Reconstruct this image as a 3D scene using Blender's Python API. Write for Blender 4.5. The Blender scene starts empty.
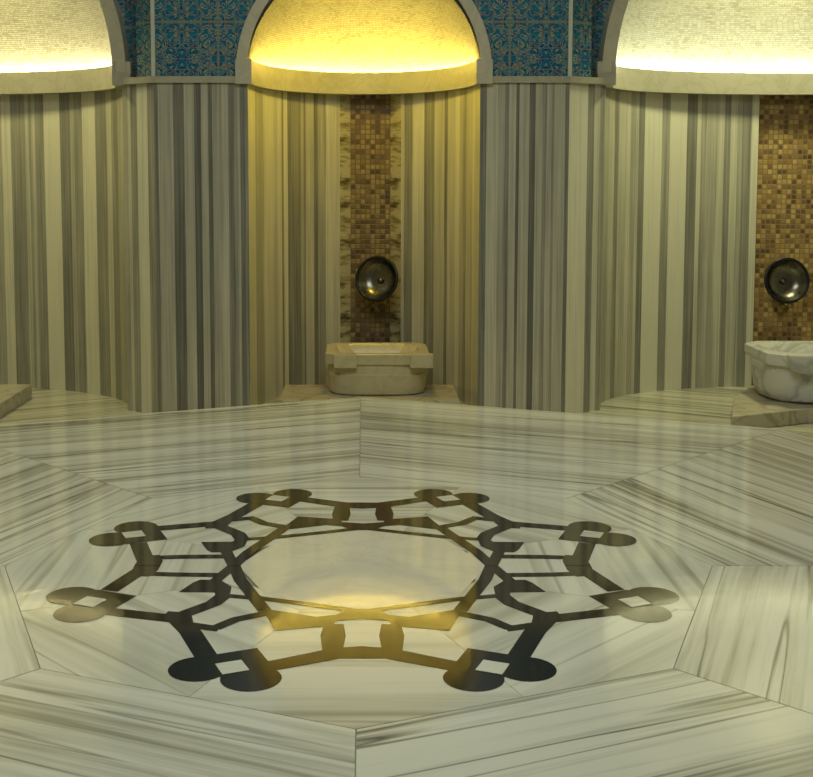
import bpy, bmesh, math, random
from mathutils import Vector, Matrix
random.seed(7)
C = bpy.context.scene.collection
PI = math.pi
R = math.radians

# ------------------------------------------------------------------ key measures (metres; floor at z = 0)
EYE = 1.53            # camera height
ZP = 0.365            # platform top
F = 1190.0            # focal length in pixels of the 813 px frame
PX = 364.0            # principal column
PCX, PCY = -0.004, 3.50      # platform centre
U = 0.80              # radius of the inlaid pattern
YP = 7.60             # front plane of the two piers
YS = 7.76             # front plane of the side niches
LB, LT = 2.123, 2.273        # ledge bottom / top
TB, TT = 2.128, 2.169        # thin trim on the piers
ZS = 2.20             # springing of the arches
ZC = 4.6              # ceiling
XS = 3.02             # centre of a side niche

# ------------------------------------------------------------------ object helpers
def link(name, bm, mats=None, parent=None, smooth=False):
    me = bpy.data.meshes.new(name)
    bm.to_mesh(me); bm.free()
    if mats is not None:
        for m in (mats if isinstance(mats, (list, tuple)) else [mats]):
            me.materials.append(m)
    if smooth:
        for p in me.polygons: p.use_smooth = True
    o = bpy.data.objects.new(name, me)
    C.objects.link(o)
    if parent: o.parent = parent
    return o

def struct(name, bm, mats, smooth=False):
    o = link(name, bm, mats, None, smooth)
    o['kind'] = 'structure'
    return o

def thing(name, label, cat, loc=(0, 0, 0), rz=0, group=None):
    o = bpy.data.objects.new(name, None); C.objects.link(o)
    o.empty_display_size = 0.1
    o.location = loc; o.rotation_euler = (0, 0, rz)
    tag(o, label, cat, group)
    return o

def tag(o, label, cat, group=None):
    o['label'] = label; o['category'] = cat
    if group: o['group'] = group
    return o

def box(bm, x0, x1, y0, y1, z0, z1, mi=0):
    vs = [bm.verts.new(p) for p in ((x0,y0,z0),(x1,y0,z0),(x1,y1,z0),(x0,y1,z0),(x0,y0,z1),(x1,y0,z1),(x1,y1,z1),(x0,y1,z1))]
    fs = []
    for q in ((3,2,1,0),(4,5,6,7),(0,1,5,4),(1,2,6,5),(2,3,7,6),(3,0,4,7)):
        f = bm.faces.new([vs[i] for i in q]); f.material_index = mi; fs.append(f)
    return fs

def prism(bm, pts, z0, z1, mi=0):
    """upright prism over the plan outline pts (counter-clockwise)"""
    lo = [bm.verts.new((x, y, z0)) for x, y in pts]
    hi = [bm.verts.new((x, y, z1)) for x, y in pts]
    n = len(pts)
    fs = [bm.faces.new(hi), bm.faces.new(lo[::-1])]
    for i in range(n):
        fs.append(bm.faces.new((lo[i], lo[(i+1) % n], hi[(i+1) % n], hi[i])))
    for f in fs: f.material_index = mi
    return fs

def loft(bm, rings, close_first=False, close_last=False, loop=True, mi=0):
    vr = [[bm.verts.new(p) for p in r] for r in rings]
    n = len(rings[0])
    for a, b in zip(vr[:-1], vr[1:]):
        for i in range(n if loop else n - 1):
            f = bm.faces.new((a[i], a[(i+1) % n], b[(i+1) % n], b[i])); f.material_index = mi
    if close_first: bm.faces.new(vr[0][::-1]).material_index = mi
    if close_last: bm.faces.new(vr[-1]).material_index = mi
    return vr

def tube(bm, pts, r, n=12, cap=True):
    pts = [Vector(p) for p in pts]
    rad = r if isinstance(r, (list, tuple)) else [r] * len(pts)
    rings = []
    ref = Vector((0, 0, 1))
    for i, p in enumerate(pts):
        t = (pts[min(i+1, len(pts)-1)] - pts[max(i-1, 0)]).normalized()
        rr = ref if abs(t.dot(ref)) < .95 else Vector((1, 0, 0))
        a = t.cross(rr).normalized(); b = t.cross(a).normalized()
        rings.append([p + a*math.cos(2*PI*k/n)*rad[i] + b*math.sin(2*PI*k/n)*rad[i] for k in range(n)])
    loft(bm, rings, cap, cap)
    bmesh.ops.recalc_face_normals(bm, faces=bm.faces)

def bevel(bm, w, seg=2):
    bmesh.ops.recalc_face_normals(bm, faces=bm.faces)
    bmesh.ops.bevel(bm, geom=[e for e in bm.edges if len(e.link_faces) == 2 and e.calc_face_angle(0) > .6],
                    offset=w, segments=seg, affect='EDGES', profile=.6)

# ------------------------------------------------------------------ materials
def mat(name):
    m = bpy.data.materials.new(name); m.use_nodes = True
    nt = m.node_tree
    return m, nt, nt.nodes['Principled BSDF']

class N:
    """small node writer"""
    def __init__(s, nt): s.nt = nt
    def new(s, t, **kw):
        n = s.nt.nodes.new(t)
        for k, v in kw.items(): setattr(n, k, v)
        return n
    def put(s, sock, v):
        if isinstance(v, bpy.types.NodeSocket): s.nt.links.new(v, sock)
        else: sock.default_value = v
    def math(s, op, a, b=0.0, c=0.0):
        n = s.new('ShaderNodeMath', operation=op)
        s.put(n.inputs[0], a); s.put(n.inputs[1], b); s.put(n.inputs[2], c)
        return n.outputs[0]
    def uv(s, name='UVMap'):
        n = s.new('ShaderNodeUVMap'); n.uv_map = name
        x = s.new('ShaderNodeSeparateXYZ'); s.nt.links.new(n.outputs[0], x.inputs[0])
        return n.outputs[0], x.outputs[0], x.outputs[1]
    def vec(s, x, y=0.0, z=0.0):
        n = s.new('ShaderNodeCombineXYZ'); s.put(n.inputs[0], x); s.put(n.inputs[1], y); s.put(n.inputs[2], z)
        return n.outputs[0]
    def noise(s, v, scale, detail=3, rough=.55, dist=0.0):
        n = s.new('ShaderNodeTexNoise'); s.put(n.inputs['Vector'], v)
        n.inputs['Scale'].default_value = scale; n.inputs['Detail'].default_value = detail
        n.inputs['Roughness'].default_value = rough; n.inputs['Distortion'].default_value = dist
        return n.outputs['Fac']
    def ramp(s, f, stops, interp='LINEAR'):
        n = s.new('ShaderNodeValToRGB'); s.put(n.inputs[0], f)
        cr = n.color_ramp; cr.interpolation = interp
        while len(cr.elements) < len(stops): cr.elements.new(.5)
        for e, (p, c) in zip(cr.elements, stops):
            e.position = p; e.color = (*c, 1) if len(c) == 3 else c
        return n.outputs[0]
    def mix(s, f, a, b, blend='MIX'):
        n = s.new('ShaderNodeMix', data_type='RGBA', blend_type=blend)
        s.put(n.inputs['Factor'], f)
        for sock, v in ((n.inputs[6], a), (n.inputs[7], b)):
            s.put(sock, (*v, 1) if isinstance(v, tuple) and len(v) == 3 else v)
        return n.outputs[2]
    def bump(s, h, strength, dist=.01):
        n = s.new('ShaderNodeBump'); s.put(n.inputs['Height'], h)
        n.inputs['Strength'].default_value = strength; n.inputs['Distance'].default_value = dist
        return n.outputs[0]
    def white(s, v):
        n = s.new('ShaderNodeTexWhiteNoise', noise_dimensions='3D'); s.put(n.inputs['Vector'], v)
        return n.outputs['Value'], n.outputs['Color']
    def obj(s):
        return s.new('ShaderNodeTexCoord').outputs['Object']

def stripe_wall_material():
    """striped marble cladding; the bands come from the mesh attribute 'tone'"""
    m, nt, b = mat('striped_marble_cladding'); n = N(nt)
    at = n.new('ShaderNodeAttribute'); at.attribute_name = 'tone'
    _, u, v = n.uv()
    fine = n.noise(n.vec(u, n.math('MULTIPLY', v, .012)), 75, 4, .6)
    mid = n.noise(n.vec(n.math('ADD', u, 7.3), n.math('MULTIPLY', v, .05)), 16, 3)
    cloud = n.noise(n.vec(u, v), 3.0, 3)
    t = n.math('ADD', at.outputs['Fac'], n.math('MULTIPLY', n.math('SUBTRACT', fine, .5), .85))
    t = n.math('ADD', t, n.math('MULTIPLY', n.math('SUBTRACT', mid, .5), .35))
    t = n.math('ADD', t, n.math('MULTIPLY', n.math('SUBTRACT', cloud, .5), .14))
    col = n.ramp(t, [(.05, (.12, .12, .10)), (.3, (.24, .235, .185)), (.55, (.40, .385, .29)), (.9, (.63, .61, .455))])
    n.put(b.inputs['Base Color'], col)
    b.inputs['Roughness'].default_value = .32
    return m

def slab_material(name, light, grey, dark, k, amt, rough, wobble=.02):
    """polished striped marble slabs of the platform: bands follow UV v, slab id shifts them"""
    m, nt, b = mat(name); n = N(nt)
    _, u, v = n.uv()
    wob = n.noise(n.vec(n.math('MULTIPLY', u, .5), n.math('MULTIPLY', v, .8)), 1.3, 2)
    w = n.math('ADD', v, n.math('MULTIPLY', wob, wobble))
    us = n.math('MULTIPLY', u, .022)
    big = n.noise(n.vec(w, us), k, 2, .5)
    fin = n.noise(n.vec(n.math('ADD', w, 31.7), n.math('MULTIPLY', u, .03)), k * 4.2, 4, .62)
    t = n.math('ADD', n.math('MULTIPLY', big, .45), n.math('MULTIPLY', fin, .55))
    base = n.ramp(t, [(.37, grey), (.46, tuple((a*.55 + g*.45) for a, g in zip(light, grey))), (.55, light)])
    # thin dark veins that fade along their length
    vein = n.noise(n.vec(n.math('ADD', w, 3.1), n.math('MULTIPLY', u, .03)), k * 1.7, 3, .5)
    vd = n.math('ABSOLUTE', n.math('SUBTRACT', vein, .46))
    vm = n.ramp(vd, [(.0, (1, 1, 1)), (.030, (0, 0, 0))])
    fade = n.ramp(n.noise(n.vec(n.math('MULTIPLY', u, .8), n.math('MULTIPLY', w, 4)), 1.2, 2), [(.35, (.2, .2, .2)), (.6, (1, 1, 1))])
    mm = n.math('MULTIPLY', n.math('MULTIPLY', vm, fade), amt)
    col = n.mix(mm, base, dark)
    cl = n.noise(n.vec(u, v), 2.3, 4)
    col = n.mix(n.math('MULTIPLY', cl, .18), col, (.42, .41, .28))
    n.put(b.inputs['Base Color'], col)
    rn = n.noise(n.vec(u, v), 9, 4)
    n.put(b.inputs['Roughness'], n.math('ADD', rough, n.math('MULTIPLY', rn, .06)))
    h = n.noise(n.vec(u, v), 14, 4)
    n.put(b.inputs['Normal'], n.bump(h, .045, .01))
    b.inputs['Specular IOR Level'].default_value = .9
    return m

def plain_marble(name, col, vein, scale=3.0, rough=.3, amt=.6):
    m, nt, b = mat(name); n = N(nt)
    o = n.obj()
    a = n.noise(o, scale, 5, .6, .8)
    d = n.math('ABSOLUTE', n.math('SUBTRACT', a, .5))
    vm = n.ramp(d, [(0, (1, 1, 1)), (.06, (0, 0, 0))])
    cl = n.noise(o, scale * .7, 3)
    c = n.mix(n.math('MULTIPLY', cl, .5), col, tuple(x * .72 for x in col))
    c = n.mix(n.math('MULTIPLY', vm, amt), c, vein)
    n.put(b.inputs['Base Color'], c)
    b.inputs['Roughness'].default_value = rough
    return m

def mosaic_material(name, size, stops, grout, rough=.35, grow=.12, asp=1.0, bump=.5, jitter=True):
    m, nt, b = mat(name); n = N(nt)
    _, u, v = n.uv()
    vr = n.math('DIVIDE', v, size)
    row = n.math('FLOOR', vr)
    off, _c = n.white(n.vec(row, 3.0, 1.0))
    us = n.math('DIVIDE', u, size * asp)
    if jitter: us = n.math('ADD', us, off)
    cu = n.math('FLOOR', us)
    val, _c = n.white(n.vec(cu, row, 5.0))
    fu = n.math('SUBTRACT', us, cu); fv = n.math('SUBTRACT', vr, row)
    eu = n.math('MINIMUM', fu, n.math('SUBTRACT', 1.0, fu))
    ev = n.math('MINIMUM', fv, n.math('SUBTRACT', 1.0, fv))
    e = n.math('MINIMUM', n.math('MULTIPLY', eu, asp), ev)
    g = n.ramp(e, [(grow * .55, (1, 1, 1)), (grow, (0, 0, 0))])
    patch = n.noise(n.vec(u, v), 4.5, 2)
    sel = n.math('ADD', n.math('MULTIPLY', val, .75), n.math('MULTIPLY', n.math('SUBTRACT', patch, .5), .6))
    sel = n.math('ADD', sel, .12)
    col = n.mix(g, n.ramp(sel, stops), grout)
    n.put(b.inputs['Base Color'], col)
    b.inputs['Roughness'].default_value = rough
    hh = n.math('ADD', n.math('MULTIPLY', n.math('SUBTRACT', 1.0, g), .6), n.math('MULTIPLY', val, .4))
    n.put(b.inputs['Normal'], n.bump(hh, bump, .006))
    return m

def iznik_material():
    """glazed blue wall tiles with mirrored gold and turquoise scrolls"""
    m, nt, b = mat('glazed_blue_arabesque_tile'); n = N(nt)
    _, u, v = n.uv()
    T = .46
    us = n.math('DIVIDE', u, T); vs = n.math('DIVIDE', v, T)
    fu = n.math('FRACT', us); fv = n.math('FRACT', vs)
    mu = n.math('ABSOLUTE', n.math('SUBTRACT', fu, .5)); mv = n.math('ABSOLUTE', n.math('SUBTRACT', fv, .5))
    P = n.vec(mu, mv)
    k = 1.0
    base = n.mix(n.noise(P, 9, 2), (.002, .075, .19), (.008, .17, .28))
    leaf = n.noise(n.vec(mu, mv, 4.0), 15, 2, .5, 1.2)
    lf = n.ramp(leaf, [(.56, (0, 0, 0)), (.60, (1, 1, 1))])
    col = n.mix(lf, base, (.010, .19, .24))
    lf2 = n.ramp(n.noise(n.vec(mu, mv, 9.0), 17, 2, .5, 1.0), [(.58, (0, 0, 0)), (.62, (1, 1, 1))])
    col = n.mix(lf2, col, (.002, .03, .13))
    # gold scrolls: contour lines of a distorted noise
    a = n.noise(n.vec(mu, mv, 1.5), 7.5, 1, .4, 1.6)
    for c0 in (.44, .56):
        d = n.math('ABSOLUTE', n.math('SUBTRACT', a, c0))
        ln = n.ramp(d, [(.010, (1, 1, 1)), (.020, (0, 0, 0))])
        col = n.mix(n.math('MULTIPLY', ln, .9), col, (.50, .40, .13))
    vo = n.new('ShaderNodeTexVoronoi'); n.put(vo.inputs['Vector'], P); vo.inputs['Scale'].default_value = 8
    dot = n.ramp(vo.outputs['Distance'], [(.16, (1, 1, 1)), (.22, (0, 0, 0))])
    col = n.mix(n.math('MULTIPLY', dot, .6), col, (.36, .19, .06))
    fl = n.ramp(vo.outputs['Distance'], [(.22, (0, 0, 0)), (.25, (1, 1, 1)), (.29, (1, 1, 1)), (.32, (0, 0, 0))])
    col = n.mix(n.math('MULTIPLY', fl, .5), col, (.26, .36, .26))
    eu = n.math('SUBTRACT', .5, mu); ev = n.math('SUBTRACT', .5, mv)
    g = n.ramp(n.math('MINIMUM', eu, ev), [(.012, (1, 1, 1)), (.022, (0, 0, 0))])
    col = n.mix(n.math('MULTIPLY', g, .7), col, (.22, .24, .17))
    n.put(b.inputs['Base Color'], col)
    b.inputs['Roughness'].default_value = .22
    n.put(b.inputs['Normal'], n.bump(n.noise(P, 12, 2), .12, .01))
    return m

def flat(name, col, rough=.5, metal=0.0):
    m, nt, b = mat(name); n = N(nt)
    t = n.noise(n.obj(), 14, 4)
    n.put(b.inputs['Base Color'], n.mix(n.math('MULTIPLY', t, .6), col, tuple(c * .65 for c in col)))
    n.put(b.inputs['Roughness'], n.math('ADD', rough - .05, n.math('MULTIPLY', t, .12)))
    b.inputs['Metallic'].default_value = metal
    return m

def emit(name, col, strength):
    m = bpy.data.materials.new(name); m.use_nodes = True
    nt = m.node_tree; nt.nodes.remove(nt.nodes['Principled BSDF'])
    e = nt.nodes.new('ShaderNodeEmission'); e.inputs[0].default_value = (*col, 1); e.inputs[1].default_value = strength
    nt.links.new(e.outputs[0], nt.nodes['Material Output'].inputs[0])
    return m

M_wall = stripe_wall_material()
M_border = slab_material('striped_border_marble', (.61, .61, .50), (.27, .265, .185), (.07, .07, .045), 6.3, 1.0, .06)
M_field = slab_material('pale_field_marble', (.61, .61, .50), (.40, .395, .30), (.17, .17, .11), 3.4, .75, .03)
M_floor = slab_material('floor_marble', (.56, .54, .40), (.27, .255, .17), (.10, .09, .055), 6.0, .9, .22)
M_centre = plain_marble('cream_centre_marble', (.62, .59, .45), (.46, .41, .28), 4.0, .05, .3)
M_grout = flat('marble_joint', (.22, .22, .15), .6)
M_inlay = flat('dark_inlay_marble', (.017, .014, .009), .06)
M_trim = plain_marble('cream_ledge_marble', (.44, .42, .31), (.28, .26, .17), 5.0, .35, .4)
M_ring = plain_marble('grey_arch_marble', (.56, .52, .38), (.38, .35, .24), 5.0, .38, .4)
M_edge = flat('pale_edge_strip', (.62, .64, .52), .3)
M_dome = mosaic_material('cream_dome_mosaic', .014, [(0, (.20, .185, .125)), (.35, (.31, .295, .21)), (1, (.38, .365, .275))], (.20, .185, .12), .45, .14, 2.4, .6)
M_gold = mosaic_material('gold_brown_wall_mosaic', .036, [(0, (.07, .038, .018)), (.3, (.20, .115, .04)), (.6, (.38, .24, .07)), (1, (.60, .42, .15))], (.24, .18, .09), .3, .14, 1.0, .5, False)
M_tile = iznik_material()
M_plaster = flat('cream_plaster', (.50, .47, .36), .7)
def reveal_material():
    m, nt, b = mat('reveal_marble_painted_reflection'); n = N(nt)
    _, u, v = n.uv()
    st = n.noise(n.vec(n.math('MULTIPLY', u, 3.0), n.math('MULTIPLY', v, 11.0)), 1.0, 3, .6)  # brown streaks paint the mosaic's reflection into the colour of the returns
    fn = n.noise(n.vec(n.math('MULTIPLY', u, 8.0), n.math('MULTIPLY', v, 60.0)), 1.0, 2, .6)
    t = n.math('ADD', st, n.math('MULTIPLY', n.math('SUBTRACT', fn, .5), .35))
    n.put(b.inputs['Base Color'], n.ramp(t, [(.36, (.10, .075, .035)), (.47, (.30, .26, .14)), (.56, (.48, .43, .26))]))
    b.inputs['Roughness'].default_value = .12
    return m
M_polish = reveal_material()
M_brown = mosaic_material('brown_wall_mosaic', .036, [(0, (.05, .03, .018)), (.3, (.13, .085, .04)), (.6, (.24, .165, .07)), (1, (.36, .27, .12))], (.12, .09, .05), .3, .13, 1.0, .5, False)
M_basin = plain_marble('yellowish_basin_marble', (.57, .51, .32), (.36, .31, .19), 5.0, .3, .35)
M_basin2 = plain_marble('white_veined_basin_marble', (.66, .66, .58), (.22, .22, .19), 2.6, .28, .55)
M_slab = plain_marble('step_slab_marble', (.50, .46, .33), (.20, .15, .07), 5.0, .3, .6)
M_bronze = flat('tarnished_metal', (.20, .19, .15), .27, 1.0)
M_rim = flat('dark_metal_rim', (.035, .036, .036), .35, .8)
for _m in (M_inlay, M_centre): _m.node_tree.nodes['Principled BSDF'].inputs['Specular IOR Level'].default_value = .9
M_brass = flat('aged_brass', (.36, .28, .14), .3, 1.0)

# ------------------------------------------------------------------ platform (octagonal heated stone)
RI, RO = 1.3335 * U, 3.4687 * U
SEAM = .0014
def oct_pt(k, r): return Vector((r * math.cos(k * PI / 4), r * math.sin(k * PI / 4)))
def uv_face(bm, f, uvl, fn):
    for l in f.loops: l[uvl].uv = fn(l.vert.co)

def shrink(pts, d):
    """inset a convex counter-clockwise outline by d"""
    n = len(pts); out = []
    for i in range(n):
        a, b, c = pts[i-1], pts[i], pts[(i+1) % n]
        e0 = (b - a).normalized(); e1 = (c - b).normalized()
        n0 = Vector((-e0.y, e0.x)); n1 = Vector((-e1.y, e1.x))
        m = (n0 + n1); m = m / max(m.length_squared, 1e-6) * 2
        out.append(b + m * d)
    return out

plat = thing('heated_platform', 'large low octagonal striped marble platform with dark geometric inlay in the foreground', 'platform', (PCX, PCY, 0))
bm = bmesh.new()
prism(bm, [oct_pt(k, RO - .004) for k in range(8)], 0, ZP - .004)
link('plinth', bm, M_grout, plat).location.x = -.013

bm = bmesh.new(); uvl = bm.loops.layers.uv.new('UVMap')
for k in range(8):
    q = [oct_pt(k, RI), oct_pt(k, RO), oct_pt(k+1, RO), oct_pt(k+1, RI)]
    am = (k + .5) * PI / 4
    nrm = Vector((math.cos(am), math.sin(am))); tan = Vector((-math.sin(am), math.cos(am)))
    for f in prism(bm, shrink(q, SEAM), ZP - .03, ZP):
        uv_face(bm, f, uvl, lambda co: (co.xy.dot(tan) + 11.3 * k, co.xy.dot(nrm) + co.z + 5.7 * k))
link('striped_border', bm, M_border, plat).location.x = -.013

bm = bmesh.new(); uvl = bm.loops.layers.uv.new('UVMap')
for k in range(8):
    # kite slab around each corner of the inner octagon, bands square to that corner's radius
    a = k * PI / 4
    rin = .46 * U
    mid = lambda s, r: Vector((r * math.cos(a + s * PI/8), r * math.sin(a + s * PI/8)))
    ap = RI * math.cos(PI / 8)
    q = [mid(-1, rin), mid(-1, ap), oct_pt(k, RI), mid(1, ap), mid(1, rin)]
    nrm = Vector((math.cos(a), math.sin(a))); tan = Vector((-math.sin(a), math.cos(a)))
    for f in prism(bm, shrink(q, .0006), ZP - .03, ZP):
        uv_face(bm, f, uvl, lambda co: (co.xy.dot(tan) + 7.1 * k, co.xy.dot(nrm) + co.z + 3.3 * k))
link('pale_field', bm, M_field, plat).location.x = -.013
bm = bmesh.new()
prism(bm, [Vector((.47*U*math.cos(k*PI/4), .47*U*math.sin(k*PI/4))) for k in range(8)], ZP - .02, ZP + .0004)
link('centre_panel', bm, M_centre, plat)

# dark strapwork, drawn for one quarter (x right, y towards the viewer) in units of the pattern radius, then mirrored
def strap(p, q, w0, w1=None):
    w1 = w0 if w1 is None else w1
    p, q = Vector(p), Vector(q); d = (q - p).normalized(); n_ = Vector((-d.y, d.x))
    return [p + n_*w0/2, p - n_*w0/2, q - n_*w1/2, q + n_*w1/2]
def disc(c, rx, n=28): return [Vector((c[0] + rx*math.cos(2*PI*i/n), c[1] + rx*math.sin(2*PI*i/n))) for i in range(n)]
def poly(*pts): return [Vector(p) for p in pts]
quarter = []
def chain(pts, w):
    for a, b in zip(pts[:-1], pts[1:]): quarter.append(strap(a, b, w))
    for p in pts[1:-1]: quarter.append(disc(p, w/2, 12))
# outer zigzag strap
quarter.append(poly((-.002, .775), (-.002, .872), (.07, .872), (.27, .965), (.30, .90), (.09, .790)))
chain([(.475, .86), (.555, .655), (.615, .54)], .07)
chain([(.86, .475), (.62, .545)], .066)
quarter.append(poly((.785, -.002), (.785, .035), (.865, .285), (.93, .265), (.855, .03), (.855, -.002)))
quarter.append(poly((.575, .49), (.655, .475), (.66, .50), (.60, .61), (.545, .625)))
# uprights joining the zigzag to the centre
quarter.append(poly((.062, .59), (.126, .59), (.134, .69), (.124, .81), (.060, .80), (.053, .69)))
chain([(.325, .495), (.42, .55), (.478, .625)], .045)
quarter.append(poly((.46, .612), (.56, .575), (.57, .62), (.47, .655)))
chain([(.487, .325), (.512, .40), (.60, .505)], .060)
chain([(.515, .108), (.70, .102), (.80, .092)], .044)
quarter.append(poly((.762, -.002), (.762, .05), (.785, .125), (.835, .115), (.86, .03), (.86, -.002)))
# barbs
quarter.append(poly((.085, .555), (.315, .460), (.335, .475), (.28, .65), (.175, .625), (.10, .61)))
quarter.append(poly((.468, .235), (.515, .165), (.59, .158), (.612, .19), (.648, .288), (.522, .292), (.505, .36), (.464, .34)))
# centre figure
quarter.append(poly((-.002, .452), (-.002, .545), (.13, .575), (.15, .525), (.09, .508), (.04, .452)))
chain([(.02, .472), (.19, .408), (.365, .348)], .036)
chain([(.33, .47), (.445, .160), (.486, -.004)], .048)
chain([(.486, -.004), (.535, .175)], .045)
chain([(.365, .352), (.485, .322)], .034)
# corner ornaments: two lobes with the square's inner point
for ang in (22.5, 67.5):
    a = R(ang); ur = Vector((math.cos(a), math.sin(a))); vt = Vector((-math.sin(a), math.cos(a)))
    L = lambda u_, v_: ur * u_ + vt * v_
    for s in (-1, 1):
        quarter.append([L(1.062, .088*s) + (q_ - Vector((0, 0))) for q_ in disc((0, 0), .090)])
    quarter.append([L(.855, 0), L(.97, -.115), L(1.09, 0), L(.97, .115)])
bm = bmesh.new()
zi = 0
for sx, sy in ((1, -1), (-1, -1), (1, 1), (-1, 1)):
    for i, pl in enumerate(quarter):
        z = ZP + .0006 + .000008 * i + .0003 * zi
        vs = [bm.verts.new((p.x*U*sx, p.y*U*sy, z)) for p in pl]
        f = bm.faces.new(vs); f.normal_update()
        if f.normal.z < 0: f.normal_flip()
    zi += 1
link('dark_inlay', bm, M_inlay, plat)
for k in range(8):
    a = R(22.5 + 45*k); ur = Vector((math.cos(a), math.sin(a))); vt = Vector((-math.sin(a), math.cos(a)))
    bm = bmesh.new()
    prism(bm, [(ur*u_ + vt*v_) * U for u_, v_ in ((.958, 0), (1.015, -.058), (1.074, 0), (1.015, .058))], ZP + .0002, ZP + .0026)
    uvl = bm.loops.layers.uv.new('UVMap')
    for f in bm.faces: uv_face(bm, f, uvl, lambda co: (co.x, co.y))
    link('inlay_diamond', bm, M_field, plat)

# ------------------------------------------------------------------ marble clad walls
def ray_on_ellipse(px, cx, y0, a, b):
    """plan point of the curved wall seen in the column px"""
    s = (px - PX) / F
    lo = None
    best = None
    n = 2000
    for i in range(n + 1):
        t = PI * i / n
        x, y = cx + a * math.cos(t), y0 + b * math.sin(t)
        e = abs(x - s * y)
        if best is None or e < best[0]: best = (e, t)
    return best[1]

def clad(name, segs, z0=0.0, z1=LB + .01):
    """segs: list of ((x,y) start, (x,y) end, tone); upright strips, one tone each"""
    bm = bmesh.new(); uvl = bm.loops.layers.uv.new('UVMap'); tl = bm.faces.layers.float.new('tone')
    s = 0.0
    for p, q, t in segs:
        d = math.hypot(q[0]-p[0], q[1]-p[1])
        if d < 1e-6: continue
        vs = [bm.verts.new(c) for c in ((p[0], p[1], z0), (q[0], q[1], z0), (q[0], q[1], z1), (p[0], p[1], z1))]
        f = bm.faces.new(vs); f[tl] = t
        for l, (a_, b_) in zip(f.loops, ((s, z0), (s + d, z0), (s + d, z1), (s, z1))): l[uvl].uv = (a_, b_)
        s += d
    return struct(name, bm, M_wall)

def bands_flat(bands, p, q, px0, px1):
    """bands in picture columns -> strips along the straight wall p..q"""
    out = []
    f = lambda x: (min(max(x, px0), px1) - px0) / (px1 - px0)
    L = lambda t: (p[0] + (q[0]-p[0])*t, p[1] + (q[1]-p[1])*t)
    for (xa, xb, t) in bands:
        out.append((L(f(xa)), L(f(xb)), t))
    return out

def bands_curve(ts, cx, y0, a, b):
    """ts: list of (angle start, angle end, tone) along an elliptical wall"""
    out = []
    for t0, t1, tone in ts:
        n = max(1, int(abs(t1 - t0) / .05))
        for i in range(n):
            u0 = t0 + (t1-t0)*i/n; u1 = t0 + (t1-t0)*(i+1)/n
            out.append(((cx + a*math.cos(u0), y0 + b*math.sin(u0)), (cx + a*math.cos(u1), y0 + b*math.sin(u1)), tone))
    return out

def cols(s):
    v = [float(x) for x in s.split()]
    return [(v[i], v[i+2], v[i+1]) for i in range(0, len(v) - 2, 2)]

left_wall = cols('-4 .5 4 .85 13 .33 27 .62 31 .45 34 .6 37 .35 46 .92 62 .25 72 .5 76 .38 84 .88 97 .33 108 .68 113 .3 119 .5 127 .68 130 .35 137 .85 148 .35 155')
left_pier = cols('155 .25 159 .58 174 .15 185 .58 195 .10 202 .55 209 .10 213 .48 223 .66 229 .2 235 .4 238 .55 241 .2 246 .35 249')
mid_left = cols('249 .88 256 .5 264 .8 274 .62 278 .82 282 .3 284 .88 288 .25 301 .5 304 .25 306 .6 314 .15 318 .38 326 .7 334 .6 340')
mid_right = cols('401 .65 404 .28 412 .72 424 .18 427 .33 434 .6 444 .22 447 .65 455 .88 459 .6 463 .42 466 .72 470 .6 472 .92 474 .75 479.5')
right_pier = cols('479.5 .22 486 .7 497 .5 504 .25 508 .6 515 .10 518 .6 528 .08 534 .6 541 .33 545 .6 550 .4 553 .6 563 .22 567')
right_wall = cols('567 .88 587 .28 594 .7 600 .4 608 .6 613 .28 617 .55 625 .7 629 .45 634 .6 637 .22 643 .92 660 .38 668 .92 685 .22 695 .75 699 .38 704 .5 715 .65 722 .28 728 .7 735 .5 740 .33 749 .82 756')

XPL, XPR = -1.33, 1.30          # outer pier corners
XN = .735                        # half width of the middle niche
MA, MB = .738, 1.05              # plan ellipse of the middle niche wall
SA, SB = 1.46, .91               # plan ellipse of a side niche wall
XE = XS - SA                     # 1.58: where the side niches start

clad('wall_back_pier_left', bands_flat(left_pier, (XPL, YP), (-XN, YP), 155, 249))
clad('wall_back_pier_right', bands_flat(right_pier, (XN, YP), (XPR, YP), 479.5, 567))

MW = .215                        # half width of a mosaic recess
def niche_curve(bands, cx, y0, a, b):
    return bands_curve([(ray_on_ellipse(xa, cx, y0, a, b), ray_on_ellipse(xb, cx, y0, a, b), t) for xa, xb, t in bands], cx, y0, a, b)

def rand_bands(t0, t1, n):
    ts = sorted(random.random() for _ in range(n - 1))
    ts = [0] + ts + [1]
    return [(t0 + (t1-t0)*ts[i], t0 + (t1-t0)*ts[i+1], random.choice((.2, .3, .4, .55, .65, .85, .9))) for i in range(n)]

# middle niche: left curve, right curve
tl = ray_on_ellipse(340, 0, YP, MA, MB); tr = ray_on_ellipse(401, 0, YP, MA, MB)
clad('wall_back_niche_left_curve', niche_curve([(249, 256, .88)], 0, YP, MA, MB)[:0] + bands_curve([(PI, ray_on_ellipse(256, 0, YP, MA, MB), .88)], 0, YP, MA, MB) + niche_curve(mid_left[1:], 0, YP, MA, MB))
clad('wall_back_niche_right_curve', niche_curve(mid_right[:-1], 0, YP, MA, MB) + bands_curve([(ray_on_ellipse(474, 0, YP, MA, MB), 0, .75)], 0, YP, MA, MB))

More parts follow.
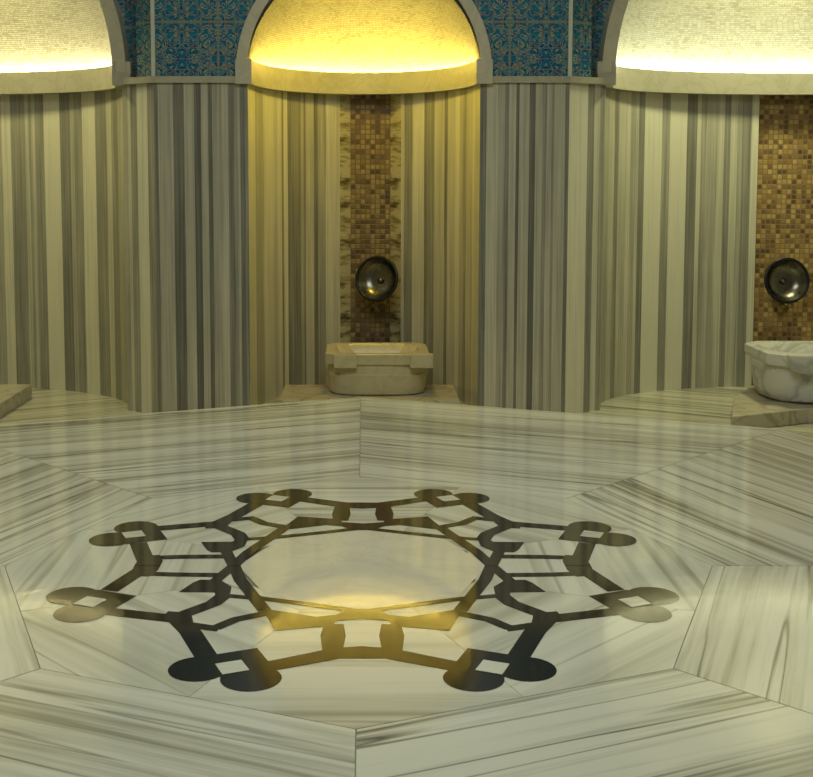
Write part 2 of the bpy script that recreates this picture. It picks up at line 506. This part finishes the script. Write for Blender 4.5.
def mosaic_recess(name, cx, y0, a, b, t0, t1, depth, slant, face=None):
    """recess in the curved wall: mosaic back and two polished marble returns"""
    p = Vector((cx + a*math.cos(t0), y0 + b*math.sin(t0))); q = Vector((cx + a*math.cos(t1), y0 + b*math.sin(t1)))
    p2 = Vector((p.x + slant, max(p.y, q.y) + depth)); q2 = Vector((q.x - slant, max(p.y, q.y) + depth))
    bm = bmesh.new(); uvl = bm.loops.layers.uv.new('UVMap')
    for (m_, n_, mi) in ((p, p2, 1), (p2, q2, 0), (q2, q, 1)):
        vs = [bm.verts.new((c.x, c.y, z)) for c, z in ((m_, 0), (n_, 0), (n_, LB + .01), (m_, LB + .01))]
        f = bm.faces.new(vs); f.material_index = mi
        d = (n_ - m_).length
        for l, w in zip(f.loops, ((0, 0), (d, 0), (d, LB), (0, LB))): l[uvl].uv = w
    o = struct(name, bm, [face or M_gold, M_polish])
    return p2.y
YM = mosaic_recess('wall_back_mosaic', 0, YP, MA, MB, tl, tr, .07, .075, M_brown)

# side niches
tL = ray_on_ellipse(756, XS, YS, SA, SB); dt = PI/2 - (PI - tL) if False else None
t_end = PI - tL                     # mirrored edge of the recess
edge_x = XS + SA*math.cos(tL)
xm2 = 2 * 3.10 - edge_x            # far edge of the mosaic strip
t_far = math.acos(max(-1, min(1, (xm2 - XS) / SA)))
rw = [b for b in right_wall]
t_605 = PI
segs = bands_flat([b for b in rw if b[0] < 606], (XPR, YP), (XE, YS), 567, 606)
cur = [(max(xa, 606), xb, t) for xa, xb, t in rw if xb > 606]
ts = [(PI if xa <= 606 else ray_on_ellipse(xa, XS, YS, SA, SB), ray_on_ellipse(xb, XS, YS, SA, SB), t) for xa, xb, t in cur]
segs += bands_curve(ts, XS, YS, SA, SB)
clad('wall_back_right_niche_near_curve', segs)
clad('wall_back_right_niche_far_curve', bands_curve(rand_bands(t_far, 0, 22), XS, YS, SA, SB) + [((XS + SA, YS), (XS + SA + .4, YS - .1), .5)])
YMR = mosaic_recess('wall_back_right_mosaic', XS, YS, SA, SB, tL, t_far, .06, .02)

lw = left_wall
seg_l = []
cur = [(xa, min(xb, 122), t) for xa, xb, t in lw if xa < 122]
ts = [(ray_on_ellipse(xa, -XS, YS, SA, SB), 0.0 if xb >= 122 else ray_on_ellipse(xb, -XS, YS, SA, SB), t) for xa, xb, t in cur]
seg_l += bands_curve(ts, -XS, YS, SA, SB)
seg_l += bands_flat([b for b in lw if b[1] > 122], (-XE, YS), (XPL, YP), 122, 155)
clad('wall_back_left_niche_near_curve', seg_l)
t_n = ts[0][0]
clad('wall_back_left_niche_far_curve', [((-XS - SA - .4, YS - .1), (-XS - SA, YS), .5)] + bands_curve(rand_bands(PI, PI - t_far + 0.0, 22) , -XS, YS, SA, SB)
     + bands_curve(rand_bands(PI - tL, t_n, 6), -XS, YS, SA, SB))
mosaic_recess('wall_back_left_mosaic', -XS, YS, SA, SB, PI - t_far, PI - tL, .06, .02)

# ------------------------------------------------------------------ ledges, coves and semi-domes
def ledge(name, cx, y0, wa, wb, la, lb, fwd=0.0):
    n = 72
    prof = [(0, LB), (1, LB), (1, LT), (.80, LT), (.80, LT - .075), (0, LT - .075)]
    rings = []
    for i in range(n + 1):
        t = PI * i / n
        W = Vector((cx + wa*math.cos(t), y0 + wb*math.sin(t))); L_ = Vector((cx + la*math.cos(t), y0 + lb*math.sin(t)))
        ring = [((W + (L_-W)*d).x, (W + (L_-W)*d).y, z) for d, z in prof]
        if i == 0: rings.append([(x, y0 - fwd, z) for x, y, z in ring])
        rings.append(ring)
        if i == n: rings.append([(x, y0 - fwd, z) for x, y, z in ring])
    bm = bmesh.new(); loft(bm, rings, True, True)
    bmesh.ops.recalc_face_normals(bm, faces=bm.faces)
    return struct(name, bm, M_trim)
def strip(cx, y0, wa, wb, la, lb, d, m, label):
    n = 72; pts = []
    for i in range(4, n - 3):
        t = PI * i / n
        W = Vector((cx + wa*math.cos(t), y0 + wb*math.sin(t))); L_ = Vector((cx + la*math.cos(t), y0 + lb*math.sin(t)))
        q = W + (L_-W)*d; pts.append((q.x, q.y, LT - .026))
    bm = bmesh.new(); tube(bm, pts, .011, 8)
    o = link('light_strip', bm, m, None, True)
    return tag(o, label, 'light strip', 'cove light strips behind the ledges')
def dome(name, cx, y0, a, b, h, m):
    bm = bmesh.new(); uvl = bm.loops.layers.uv.new('UVMap')
    nu, nv = 64, 28
    g = []
    for j in range(nv + 1):
        th = PI/2 * j / nv
        g.append([bm.verts.new((cx + a*math.cos(PI*i/nu)*math.cos(th), y0 + b*math.sin(PI*i/nu)*math.cos(th), ZS - .03 + h*math.sin(th))) for i in range(nu + 1)])
    for j in range(nv):
        for i in range(nu):
            if j == nv - 1:
                f = bm.faces.new((g[j][i], g[j][i+1], g[nv][i])) if False else bm.faces.new((g[j][i], g[j][i+1], g[nv][i+1], g[nv][i]))
            else:
                f = bm.faces.new((g[j][i], g[j][i+1], g[j+1][i+1], g[j+1][i]))
            ks = [(i, j), (i+1, j), (i+1, j+1), (i, j+1)]
            for l, (p, q) in zip(f.loops, ks): l[uvl].uv = (PI * p/nu * (a + b)/2, PI/2 * q/nv * h)
    return struct(name, bm, m, True)

def arch_ring(bm, cx, y0, y1, ri, ro, n=48):
    rings = []
    for i in range(n + 1):
        t = PI * i / n; c, s = math.cos(t), math.sin(t)
        rings.append([(cx + ri*c, y0, ZS + ri*s), (cx + ro*c, y0, ZS + ro*s), (cx + ro*c, y1, ZS + ro*s), (cx + ri*c, y1, ZS + ri*s)])
    loft(bm, rings, True, True)
    bmesh.ops.recalc_face_normals(bm, faces=bm.faces)

def facade(name, x0, x1, y, cx, r, ztop, tu=0.0, tv=0.0):
    """tiled wall above the trim with an arched opening"""
    bm = bmesh.new(); uvl = bm.loops.layers.uv.new('UVMap')
    n = 60
    xs = [(x0, TB + .01)] + [(cx - r, TB + .01)] + [(cx - r*math.cos(PI*i/n), ZS + r*math.sin(PI*i/n)) for i in range(n + 1)] + [(cx + r, TB + .01), (x1, TB + .01)]
    for (xa, za), (xb, zb) in zip(xs[:-1], xs[1:]):
        if xb - xa < 1e-6: continue
        f = bm.faces.new([bm.verts.new(c) for c in ((xa, y, za), (xb, y, zb), (xb, y, ztop), (xa, y, ztop))])
        for l in f.loops: l[uvl].uv = (l.vert.co.x + tu, l.vert.co.z + tv)
    return struct(name, bm, M_tile)

DEPTH = (
    # name, cx, y0, wall ellipse, lip ellipse, dome radius, light colour, strength, label
    ('center', 0.0, YP, MA, MB, .708, .945, .738, (1.0, .74, .15), 175.0, 'warm yellow strip light along the ledge of the narrow middle niche'),
    ('left', -XS, YS, SA, SB, 1.405, .82, 1.46, (1.0, .90, .56), 105.0, 'pale yellow strip light along the ledge of the wide left niche'),
    ('right', XS, YS, SA, SB, 1.405, .82, 1.46, (.95, 1.0, .78), 110.0, 'whitish strip light along the ledge of the wide right niche'),
)
for k, (side, cx, y0, wa, wb, la, lb, dr, colr, st, lab) in enumerate(DEPTH):
    ledge('trim_%d' % (k + 1), cx, y0, wa + (.06 if k else 0), wb, la, lb, .045 if k else .03)
    strip(cx, y0, wa, wb, la, lb, .60, emit('cove_glow_' + side, colr, st), lab)
    dome('ceiling_%s_semidome' % side, cx, y0, dr, wb, dr, M_dome)

# arch rings with their impost blocks
for k, (cx, y, ri, ro, dep) in enumerate(((0, YP, .738, .805, .05), (-XS, YS, 1.405, 1.49, .16), (XS, YS, 1.405, 1.49, .16))):
    bm = bmesh.new()
    arch_ring(bm, cx, y - .03, y + dep, ri, ro)
    for s in (-1, 1):
        xa, xb = sorted((cx + s*(ri - .028), cx + s*(ro + .004)))
        z0 = LB - .002
        if k: xa, xb = sorted((cx + s*(ro - .02), cx + s*(ro + .028))); z0 = TT
        box(bm, xa, xb, y - .036 + (.02 if k else 0), y + .06, z0, LT + .002)
    struct('trim_%d' % (k + 4), bm, M_ring)

facade('wall_back_tiles_middle', XPL, XPR, YP + .012, 0, .76, ZC, 0, .25)
facade('wall_back_tiles_right', 1.455, XS + SA + .4, YS + .13, XS, 1.45, ZC, 0, .25)
facade('wall_back_tiles_left', -XS - SA - .4, -1.455, YS + .13, -XS, 1.45, ZC, 0, .25)
def upright(name, pts, z0, z1, m, flip=False):
    bm = bmesh.new(); uvl = bm.loops.layers.uv.new('UVMap'); s = 0
    for p, q in zip(pts[:-1], pts[1:]):
        d = math.hypot(q[0]-p[0], q[1]-p[1])
        f = bm.faces.new([bm.verts.new(c) for c in ((p[0], p[1], z0), (q[0], q[1], z0), (q[0], q[1], z1), (p[0], p[1], z1))])
        for l, w in zip(f.loops, ((s, z0), (s+d, z0), (s+d, z1), (s, z1))): l[uvl].uv = (w[0] + .1, w[1] + .25)
        s += d
    return struct(name, bm, m)
upright('wall_back_tiles_right_return', [(XPR, YP + .012), (1.455, YP + .11), (1.455, YS + .13)], TB, ZC, M_tile)
upright('wall_back_tiles_left_return', [(-1.455, YS + .13), (-1.455, YP + .11), (XPL, YP + .012)], TB, ZC, M_tile)
# thin trim over the pier cladding, and the corner edge strips between tiles
k = 7
for pts in ([(XPL - .01, YP - .018), (-.80, YP - .018), (-.80, YP + .02), (XPL, YP + .02)],
            [(.80, YP - .018), (XPR + .01, YP - .018), (XPR, YP + .02), (.80, YP + .02)],
            [(XPR + .01, YP - .018), (XE + .02, YS - .025), (XE + .02, YS + .14), (1.44, YS + .14), (XPR, YP + .02)],
            [(-XE - .02, YS - .025), (XPL - .01, YP - .018), (XPL, YP + .02), (-1.44, YS + .14), (-XE - .02, YS + .14)]):
    bm = bmesh.new(); prism(bm, pts, TB, TT); bmesh.ops.recalc_face_normals(bm, faces=bm.faces)
    struct('trim_%d' % k, bm, M_trim); k += 1
for x in (XPL, XPR):
    bm = bmesh.new(); box(bm, x - .012, x + .012, YP - .004, YP + .03, TT, ZC)
    struct('trim_%d' % k, bm, M_edge); k += 1

# ------------------------------------------------------------------ floor, ceiling and the unseen sides of the room
XW, YB = 4.86, -1.6
bm = bmesh.new(); uvl = bm.loops.layers.uv.new('UVMap')
for sgn, (xa, xb) in ((-1, (-XW, 0)), (1, (0, XW))):
    f = bm.faces.new([bm.verts.new(c) for c in ((xa, YB, 0), (xb, YB, 0), (xb, 9.2, 0), (xa, 9.2, 0))])
    a = R(28 * -sgn)
    for l in f.loops:
        x, y = l.vert.co.x, l.vert.co.y
        l[uvl].uv = (x*math.cos(a) + y*math.sin(a) + 9*sgn, -x*math.sin(a) + y*math.cos(a) + 5*sgn)
struct('floor', bm, M_floor)
bm = bmesh.new(); box(bm, -XW - .1, XW + .1, YB - .1, 9.2, ZC, ZC + .1); struct('ceiling', bm, M_plaster)
bm = bmesh.new(); box(bm, -XW - .1, -XW, YB - .1, 9.2, 0, ZC); struct('wall_left', bm, M_plaster)
bm = bmesh.new(); box(bm, XW, XW + .1, YB - .1, 9.2, 0, ZC); struct('wall_right', bm, M_plaster)
bm = bmesh.new(); box(bm, -XW, XW, YB - .1, YB, 0, ZC); struct('wall_front', bm, M_plaster)

# ------------------------------------------------------------------ stone slabs under the basins
SZ = .095
def slab(x0, x1, y0, y1, label, m, outline=None):
    outline = outline or [(x0, y0), (x1, y0), (x1, y1), (x0, y1)]
    bm = bmesh.new(); prism(bm, outline, 0, SZ); bevel(bm, .006, 2)
    cx, cy = sum(p[0] for p in outline) / len(outline), sum(p[1] for p in outline) / len(outline)
    bmesh.ops.translate(bm, verts=bm.verts, vec=(-cx, -cy, 0))
    o = link('stone_slab', bm, m); o.location = (cx, cy, 0)
    return tag(o, label, 'stone slab', 'slabs under the wash basins')
slab(-.55, .62, 7.60, 8.2, 'low marble slab under the square basin in the middle niche', M_slab)
slab(0, 0, 0, 0, 'low marble slab under the white veined basin at the right edge', M_slab,
     [(2.22, 7.08), (2.78, 7.34), (3.74, 7.36), (3.74, 8.2), (2.75, 8.25), (2.44, 7.75)])
slab(-3.74, -2.32, 7.30, 8.22, 'low pale marble slab corner on the floor at the left edge', M_slab)

# ------------------------------------------------------------------ wash basins
def sup(w, d, z, e, n=48):
    out = []
    for i in range(n):
        t = 2*PI*i/n; c, s = math.cos(t), math.sin(t)
        out.append((w*math.copysign(abs(c)**(2/e), c), d*math.copysign(abs(s)**(2/e), s), z))
    return out
def octa(w, d, cut, z, per=6):
    pts = [(w, -d+cut), (w, d-cut), (w-cut, d), (-w+cut, d), (-w, d-cut), (-w, -d+cut), (-w+cut, -d), (w-cut, -d)]
    out = []
    for i in range(8):
        a, b = pts[i], pts[(i+1) % 8]
        for k_ in range(per): out.append((a[0]+(b[0]-a[0])*k_/per, a[1]+(b[1]-a[1])*k_/per, z))
    return out
def bsmooth(bm, ang=.7):
    bmesh.ops.recalc_face_normals(bm, faces=bm.faces)
    for f in bm.faces: f.smooth = True
    for e in bm.edges:
        if len(e.link_faces) == 2 and e.calc_face_angle(0) > ang: e.smooth = False

# middle basin: squarish trough, stepped body, flat rim with two square lugs
w, d, h = .345, .285, .281
b1 = thing('wash_basin', 'squarish yellow-lit marble wash basin with square lugs standing in the middle niche', 'basin', (.088, 8.03, SZ))
bm = bmesh.new()
loft(bm, [sup(w*.88, d*.88, 0, 3.6), sup(w*.93, d*.93, .010, 3.6), sup(w*.955, d*.955, .05, 3.6), sup(w*.975, d*.975, .125, 3.8), sup(w*.985, d*.985, .138, 3.8),
          sup(w*.955, d*.955, .146, 3.8), sup(w*.955, d*.955, .205, 3.8)], True, True)
bsmooth(bm); link('body', bm, M_basin, b1)
bm = bmesh.new()
loft(bm, [octa(w*.96, d*.97, .07, .2055), octa(w, d, .08, .212), octa(w, d, .08, h - .006), octa(w - .006, d - .006, .08, h),
          octa(w*.82, d*.80, .085, h), octa(w*.80, d*.77, .085, h - .008), octa(w*.70, d*.66, .09, .2065)], False, True)
bsmooth(bm, .4); link('rim', bm, M_basin, b1)
for xa, xb in ((-.285, -.135), (.215, .365)):
    bm = bmesh.new(); box(bm, xa, xb, -d - .028, -d + .05, h - .088, h + .002); bevel(bm, .005)
    link('lug', bm, M_basin, b1)

# right basin: rounder white veined bowl with an overhanging carved lug
w2, d2, h2 = .43, .33, .325
b2 = thing('wash_basin', 'white grey-veined marble wash basin cut by the right edge of the photo', 'basin', (3.0, 7.75, SZ))
bm = bmesh.new()
loft(bm, [sup(w2*.82, d2*.86, 0, 2.6), sup(w2*.90, d2*.93, .018, 2.7), sup(w2*.945, d2*.96, .065, 2.8), sup(w2*.965, d2*.97, .14, 3.0), sup(w2*.975, d2*.98, .245, 3.2)], True, True)
bsmooth(bm); link('body', bm, M_basin2, b2)
bm = bmesh.new()
loft(bm, [octa(w2*.97, d2*.97, .10, .246), octa(w2, d2, .11, .275), octa(w2, d2, .11, h2 - .007), octa(w2 - .007, d2 - .007, .11, h2),
          octa(w2*.83, d2*.80, .11, h2), octa(w2*.81, d2*.77, .11, h2 - .01), octa(w2*.72, d2*.66, .11, .247)], False, True)
bsmooth(bm, .4); link('rim', bm, M_basin2, b2)
for cx in (-.20, .20):
    bm = bmesh.new()
    out = [(cx - .135, h2 + .002), (cx + .135, h2 + .002)] + [(cx + .135*math.cos(t), h2 - .055 - .065*math.sin(t)) for t in [PI*i/14 for i in range(15)]]
    fr = [bm.verts.new((x, -d2 - .045, z)) for x, z in out]; bk = [bm.verts.new((x, -d2 + .06, z)) for x, z in out]
    bm.faces.new(fr); bm.faces.new(bk[::-1])
    for i in range(len(out)): bm.faces.new((fr[i], bk[i], bk[(i+1) % len(out)], fr[(i+1) % len(out)]))
    bevel(bm, .004, 1); link('lug', bm, M_basin2, b2)

# ------------------------------------------------------------------ taps and hanging bowls on the mosaic strips
def lathe_y(bm, prof, n=40):
    """profile (radius, y) turned round the y axis"""
    rings = [[(r*math.cos(2*PI*i/n), y, r*math.sin(2*PI*i/n)) for i in range(n)] for r, y in prof]
    loft(bm, rings)
    bmesh.ops.remove_doubles(bm, verts=bm.verts, dist=1e-5)
    bmesh.ops.recalc_face_normals(bm, faces=bm.faces)
def tap(loc, label):
    t = thing('wall_mounted_tap', label, 'tap', loc)
    bm = bmesh.new(); lathe_y(bm, [(0, -.02), (.03, -.02), (.042, -.012), (.045, 0), (0, 0)], 24); link('wall_plate', bm, M_brass, t, True)
    bm = bmesh.new(); tube(bm, [(0, -.01, 0), (0, -.06, .004), (0, -.11, .002), (0, -.145, -.018), (0, -.155, -.055)], [.017, .016, .015, .014, .015], 14); link('spout', bm, M_brass, t, True)
    for s in (-1, 1):
        bm = bmesh.new(); tube(bm, [(s*.012, -.05, 0), (s*.055, -.055, 0), (s*.075, -.055, 0)], [.012, .012, .016], 12)
        tube(bm, [(s*.068, -.055, -.032), (s*.068, -.055, .032)], .009, 10)
        link('handle', bm, M_brass, t, True)
    return t
def bowl(loc, rx, rz, label):
    t = thing('hanging_bowl', label, 'bowl', loc)
    t.rotation_euler = (rx, 0, rz)
    r = .155
    bm = bmesh.new()
    lathe_y(bm, [(0, .074), (.02, .072), (.06, .072), (.10, .060), (.132, .034), (.150, 0), (.155, -.004), (.157, 0), (.140, .038), (.107, .067), (.063, .080), (0, .082)])
    link('bowl_body', bm, M_bronze, t, True)
    bm = bmesh.new(); n = 48
    loft(bm, [[((r + .012*math.cos(2*PI*j/10))*math.cos(2*PI*i/n), -.004 + .010*math.sin(2*PI*j/10), (r + .012*math.cos(2*PI*j/10))*math.sin(2*PI*i/n)) for i in range(n)] for j in range(11)])
    bmesh.ops.remove_doubles(bm, verts=bm.verts, dist=1e-5); bmesh.ops.recalc_face_normals(bm, faces=bm.faces)
    link('rim', bm, M_rim, t, True)
    bm = bmesh.new(); lathe_y(bm, [(0, .048), (.012, .050), (.022, .060), (.027, .073), (0, .074)], 24); link('boss', bm, M_bronze, t, True)
    return t
xb1, xb2 = (377 - PX)/F*8.5, (794.5 - PX)/F*8.4
tap((xb1 - .005, YM, .625), 'aged brass tap below the bowl in the middle niche')
bowl((xb1, YM - .20, .81), R(-12), R(-24), 'round metal water bowl turned sideways against the mosaic of the middle niche')
tap((xb2 + .03, YMR, .61), 'brass tap below the bowl on the gold mosaic at the right edge')
bowl((xb2, YMR - .20, .795), R(-8), R(2), 'round metal water bowl facing out from the wide gold mosaic at the right edge')

# ------------------------------------------------------------------ added lights, all out of view
def area(name, loc, size, energy, col, rot=(0, 0, 0), sy=None):
    l = bpy.data.lights.new(name, 'AREA'); l.energy = energy; l.color = col; l.size = size
    if sy: l.shape = 'RECTANGLE'; l.size_y = sy
    o = bpy.data.objects.new(name, l); o.location = loc; o.rotation_euler = rot; C.objects.link(o)
    return o
area('overhead_fill', (0, 3.2, ZC - .05), 2.6, 135, (.96, 1.0, .90))  # soft overhead fill added for the general room light; the ceiling has no opening

def spot(name, loc, energy, col, rad, back=R(12)):
    l = bpy.data.lights.new(name, 'SPOT'); l.energy = energy; l.color = col; l.shadow_soft_size = rad
    l.spot_size = R(128); l.spot_blend = .45
    o = bpy.data.objects.new(name, l); o.location = loc; o.rotation_euler = (back, 0, 0); C.objects.link(o)
# fill spots added unseen at the arch crowns to brighten the niche walls
spot('niche_fill_middle', (0, YP + .10, 2.86), 58, (1.0, .74, .07), .12)
spot('niche_fill_left', (-XS, YS + .12, 3.50), 150, (1.0, .90, .42), .18)
spot('niche_fill_right', (XS, YS + .12, 3.50), 190, (1.0, .97, .54), .18)

w_ = bpy.data.worlds.new('World'); bpy.context.scene.world = w_; w_.use_nodes = True
w_.node_tree.nodes['Background'].inputs[0].default_value = (.02, .02, .02, 1)

# ------------------------------------------------------------------ camera
cam = bpy.data.cameras.new('camera'); co = bpy.data.objects.new('camera', cam); C.objects.link(co)
co.location = (0, 0, EYE); co.rotation_euler = (R(90 - 5), 0, 0)
cam.sensor_fit = 'HORIZONTAL'; cam.sensor_width = 36; cam.lens = 36 * F / 813
cam.shift_x = (406.5 - PX) / 813; cam.shift_y = -(388.5 - 282) / 813
cam.clip_start = .05; cam.clip_end = 60
sc = bpy.context.scene
sc.camera = co
sc.view_settings.view_transform = 'Standard'; sc.view_settings.look = 'None'
sc.view_settings.gamma = 1; sc.view_settings.use_curve_mapping = False
sc.view_settings.exposure = 0.0
sc.cycles.use_denoising = True
sc.cycles.max_bounces = 8
